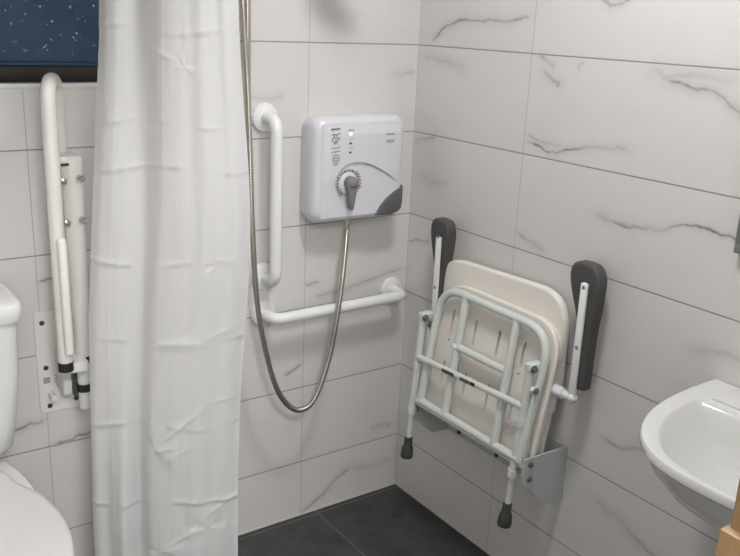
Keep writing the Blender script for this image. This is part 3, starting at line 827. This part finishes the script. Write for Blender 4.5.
cl = obj('cistern_lid', b, M['ceramic'], tl, 60)
b = B(); add_lathe(b, [(.022, 0), (.022, .004), (.018, .006)], (TC, -.10, .907), (0, 0, 1), 28); obj('flush_button', b, M['chrome'], cl)
lidp = [(.0, -.222), (.090, -.222), (.118, -.224), (.128, -.245), (.132, -.28), (.144, -.312), (.160, -.342), (.172, -.385), (.180, -.44), (.181, -.50), (.172, -.57), (.150, -.635), (.110, -.685), (.06, -.712), (.0, -.720)]
half = smooth_path([(a, c, 0) for a, c in lidp], 4)
ring = [(TC+q.x, q.y) for q in half]+[(TC-q.x, q.y) for q in reversed(half[1:-1])]
def scl(rg, s, cy=-.47): return [(TC+(x-TC)*s, cy+(y-cy)*s) for x, y in rg]
ring = [(TC+(x-TC)*.98, y) for x, y in ring]
b = loft([(.510, scl(ring, .985)), (.512, ring), (.521, ring), (.527, scl(ring, .985)), (.530, scl(ring, .93)), (.531, scl(ring, .5))])
obj('toilet_lid', b, M['seat_plastic'], tl, 60)
b = loft([(.494, scl(ring, .955)), (.497, scl(ring, .975)), (.508, scl(ring, .975)), (.511, scl(ring, .96))])
obj('toilet_seat', b, M['seat_plastic'], tl, 60)
def pan(hw, yb, yf, n=44):
    out = []
    for k in range(n):
        a = 2*PI*k/n; c, s = math.cos(a), math.sin(a); yc = (yb+yf)/2; ry = (yb-yf)/2
        e = .75 if s > 0 else 1.
        out.append((TC+hw*(abs(c)**e)*(1 if c > 0 else -1), yc+ry*(abs(s)**e)*(1 if s > 0 else -1)))
    return out
b = loft([(.0, pan(.12, -.05, -.50)), (.02, pan(.118, -.05, -.50)), (.12, pan(.105, -.05, -.49)), (.25, pan(.115, -.04, -.52)), (.36, pan(.145, -.03, -.60)), (.45, pan(.168, -.02, -.67)), (.485, pan(.174, -.02, -.69)), (.494, pan(.168, -.025, -.685))])
obj('pan', b, M['ceramic'], tl, 50)
b = B(); add_box(b, (TC-.10, -.21, .47), (TC+.10, -.03, .531), .015); obj('cistern_shelf', b, M['ceramic'], tl, 60)

# ---------------------------------------------------------------- wash basin
ba = thing('wash_basin', 'white ceramic wall hung wash basin on the right wall', 'wash basin', (0, -1.352, .63))
BY, HW, DP, BZ = -1.352, .262, .422, .800
def bring(s, hw=HW, dp=DP, x0=0., n=60, e=2.6, cx=.0):
    out = []
    for k in range(n+1):
        a = PI*k/n; c = math.cos(a); q = math.sin(a)
        out.append((-(x0+(dp*s-x0)*abs(q)**(2/e)) , BY+hw*s*(abs(c)**(2/e))*(1 if c > 0 else -1)))
    return out
def half_loft(secs):
    b = B(); R = [[b.verts.new((x, y, z)) for x, y in r] for z, r in secs]
    n = len(R[0])
    for i in range(len(R)-1):
        for k in range(n-1): b.faces.new((R[i][k], R[i][k+1], R[i+1][k+1], R[i+1][k]))
        b.faces.new((R[i][n-1], R[i][0], R[i+1][0], R[i+1][n-1]))
    return b, R
out_r = lambda s, dz: bring(s, x0=.002)
def inner(hw, dp, back, n=60):
    o = []
    for k in range(n+1):
        a = PI*k/n; c = math.cos(a); q = math.sin(a)
        o.append((-(back+(dp-back)*abs(q)**(2/2.1)), BY+hw*abs(c)**(2/2.4)*(1 if c > 0 else -1)))
    return o
b, R = half_loft([(.628, bring(.34, x0=.002)), (.635, bring(.42, x0=.002)), (.66, bring(.68, x0=.002)), (.70, bring(.84, x0=.002)), (.745, bring(.935, x0=.002)), (.772, bring(.965, x0=.002)), (.781, bring(.985, x0=.002)), (.786, bring(1., x0=.002)),
                  (.797, bring(1., x0=.002)), (.801, bring(.993, x0=.002)), (.801, inner(.222, .404, .105)), (.798, inner(.217, .400, .112)), (.780, inner(.205, .388, .122)), (.74, inner(.175, .35, .135)), (.70, inner(.135, .30, .15)), (.680, inner(.08, .26, .17)), (.676, inner(.03, .22, .19))])
b.faces.new(R[0]); b.faces.new(R[-1])
obj('bowl', b, M['ceramic'], ba, 50)
b = B(); add_box(b, (-.104, BY-.20, .797), (-.001, BY+.20, .8075), .004, 3); obj('tap_ledge', b, M['ceramic'], ba, 60)
b = B(); add_lathe(b, [(.022, 0), (.022, .003), (.012, .004)], (-.205, BY, .676), (0, 0, 1), 24); obj('waste', b, M['chrome'], ba)
b = B(); add_tube(b, round_path([(-.20, BY, .64), (-.20, BY, .45), (-.002, BY, .45)], .04), .016, 16); obj('waste_pipe', b, M['chrome'], ba)
tp = thing('mixer_tap', 'chrome mixer tap on the wash basin ledge', 'tap', (-.05, BY-.02, .807))
b = B(); add_lathe(b, [(.024, 0), (.024, .006), (.020, .012), (.020, .08), (.016, .09)], (-.05, BY-.02, .807), (0, 0, 1), 24); obj('tap_body', b, M['chrome'], tp)
b = B(); add_tube(b, smooth_path([(-.05, BY-.02, .87), (-.10, BY-.02, .885), (-.15, BY-.02, .87)], 8), .011, 14); obj('spout', b, M['chrome'], tp)
b = B(); add_tube(b, [(-.05, BY-.02, .905), (-.09, BY-.02, .935)], .006, 12); obj('tap_lever', b, M['chrome'], tp)

# mirror with grey frame over the basin
mi = thing('wall_mirror', 'grey framed mirror over the wash basin, cut by the right edge', 'mirror', (0, -1.37, 1.08))
b = B(); add_box(b, (-.018, -1.66, 1.082), (-.001, -1.092, 1.102), .002); add_box(b, (-.018, -1.66, 1.70), (-.001, -1.092, 1.72), .002)
add_box(b, (-.018, -1.66, 1.10), (-.001, -1.64, 1.702), .002); add_box(b, (-.018, -1.112, 1.10), (-.001, -1.092, 1.702), .002)
obj('mirror_frame', b, mat('grey_mirror_frame', (.20, .20, .20), .4), mi)
b = B(); add_box(b, (-.012, -1.642, 1.10), (-.002, -1.11, 1.702)); obj('mirror_glass', b, M['mirror'], mi)

# ---------------------------------------------------------------- lamps
LX, LY = -.58, -1.00
cl = thing('ceiling_light', 'round white ceiling light above the shower corner', 'ceiling light', (LX, LY, ZC))
b = B(); add_lathe(b, [(.15, 0), (.15, .02), (.145, .024)], (LX, LY, ZC-.001), (0, 0, -1), 40); obj('lamp_base', b, M['white_enamel'], cl)
b = B(); add_lathe(b, [(.14, .024), (.14, .030), (.12, .036)], (LX, LY, ZC-.001), (0, 0, -1), 40); obj('lamp_shade', b, M['lamp'], cl)
def area(name, loc, size, power, col):
    l = bpy.data.lights.new(name, 'AREA'); l.shape = 'DISK'; l.size = size; l.energy = power; l.color = col
    o = bpy.data.objects.new(name, l); o.location = loc; COL.objects.link(o); return o
area('ceiling_lamp', (LX, LY, ZC-.045), .26, 13.5, (1., .995, .985))
hl = thing('ceiling_light', 'added round fill light in the unseen hallway outside the door', 'ceiling light', (-1.5, -2.75, ZC))  # unseen light, added to fill the room from behind the camera
b = B(); add_lathe(b, [(.13, 0), (.13, .02), (.12, .03)], (-1.5, -2.75, ZC-.001), (0, 0, -1), 40); obj('lamp_shade', b, M['lamp'], hl)
area('hallway_fill', (-1.5, -2.75, ZC-.04), .55, 52, (1., 1., .995))  # added soft fill through the doorway, lifts the lower walls

w = bpy.data.worlds.new('night_sky'); sc.world = w; w.use_nodes = True
w.node_tree.nodes['Background'].inputs[0].default_value = (.13, .22, .34, 1)
w.node_tree.nodes['Background'].inputs[1].default_value = .2

# ---------------------------------------------------------------- camera
cam = bpy.data.cameras.new('camera'); co = bpy.data.objects.new('camera', cam); COL.objects.link(co)
co.location = (-1.59593, -2.04455, 1.50669)
co.rotation_euler = (1.277295, -.040056, -.606665)
cam.sensor_width = 36; cam.lens = 859.167/740*36; cam.clip_start = .02
sc.camera = co
sc.view_settings.view_transform = 'Standard'; sc.view_settings.look = 'None'
sc.view_settings.exposure = .17; sc.view_settings.gamma = 1; sc.view_settings.use_curve_mapping = False
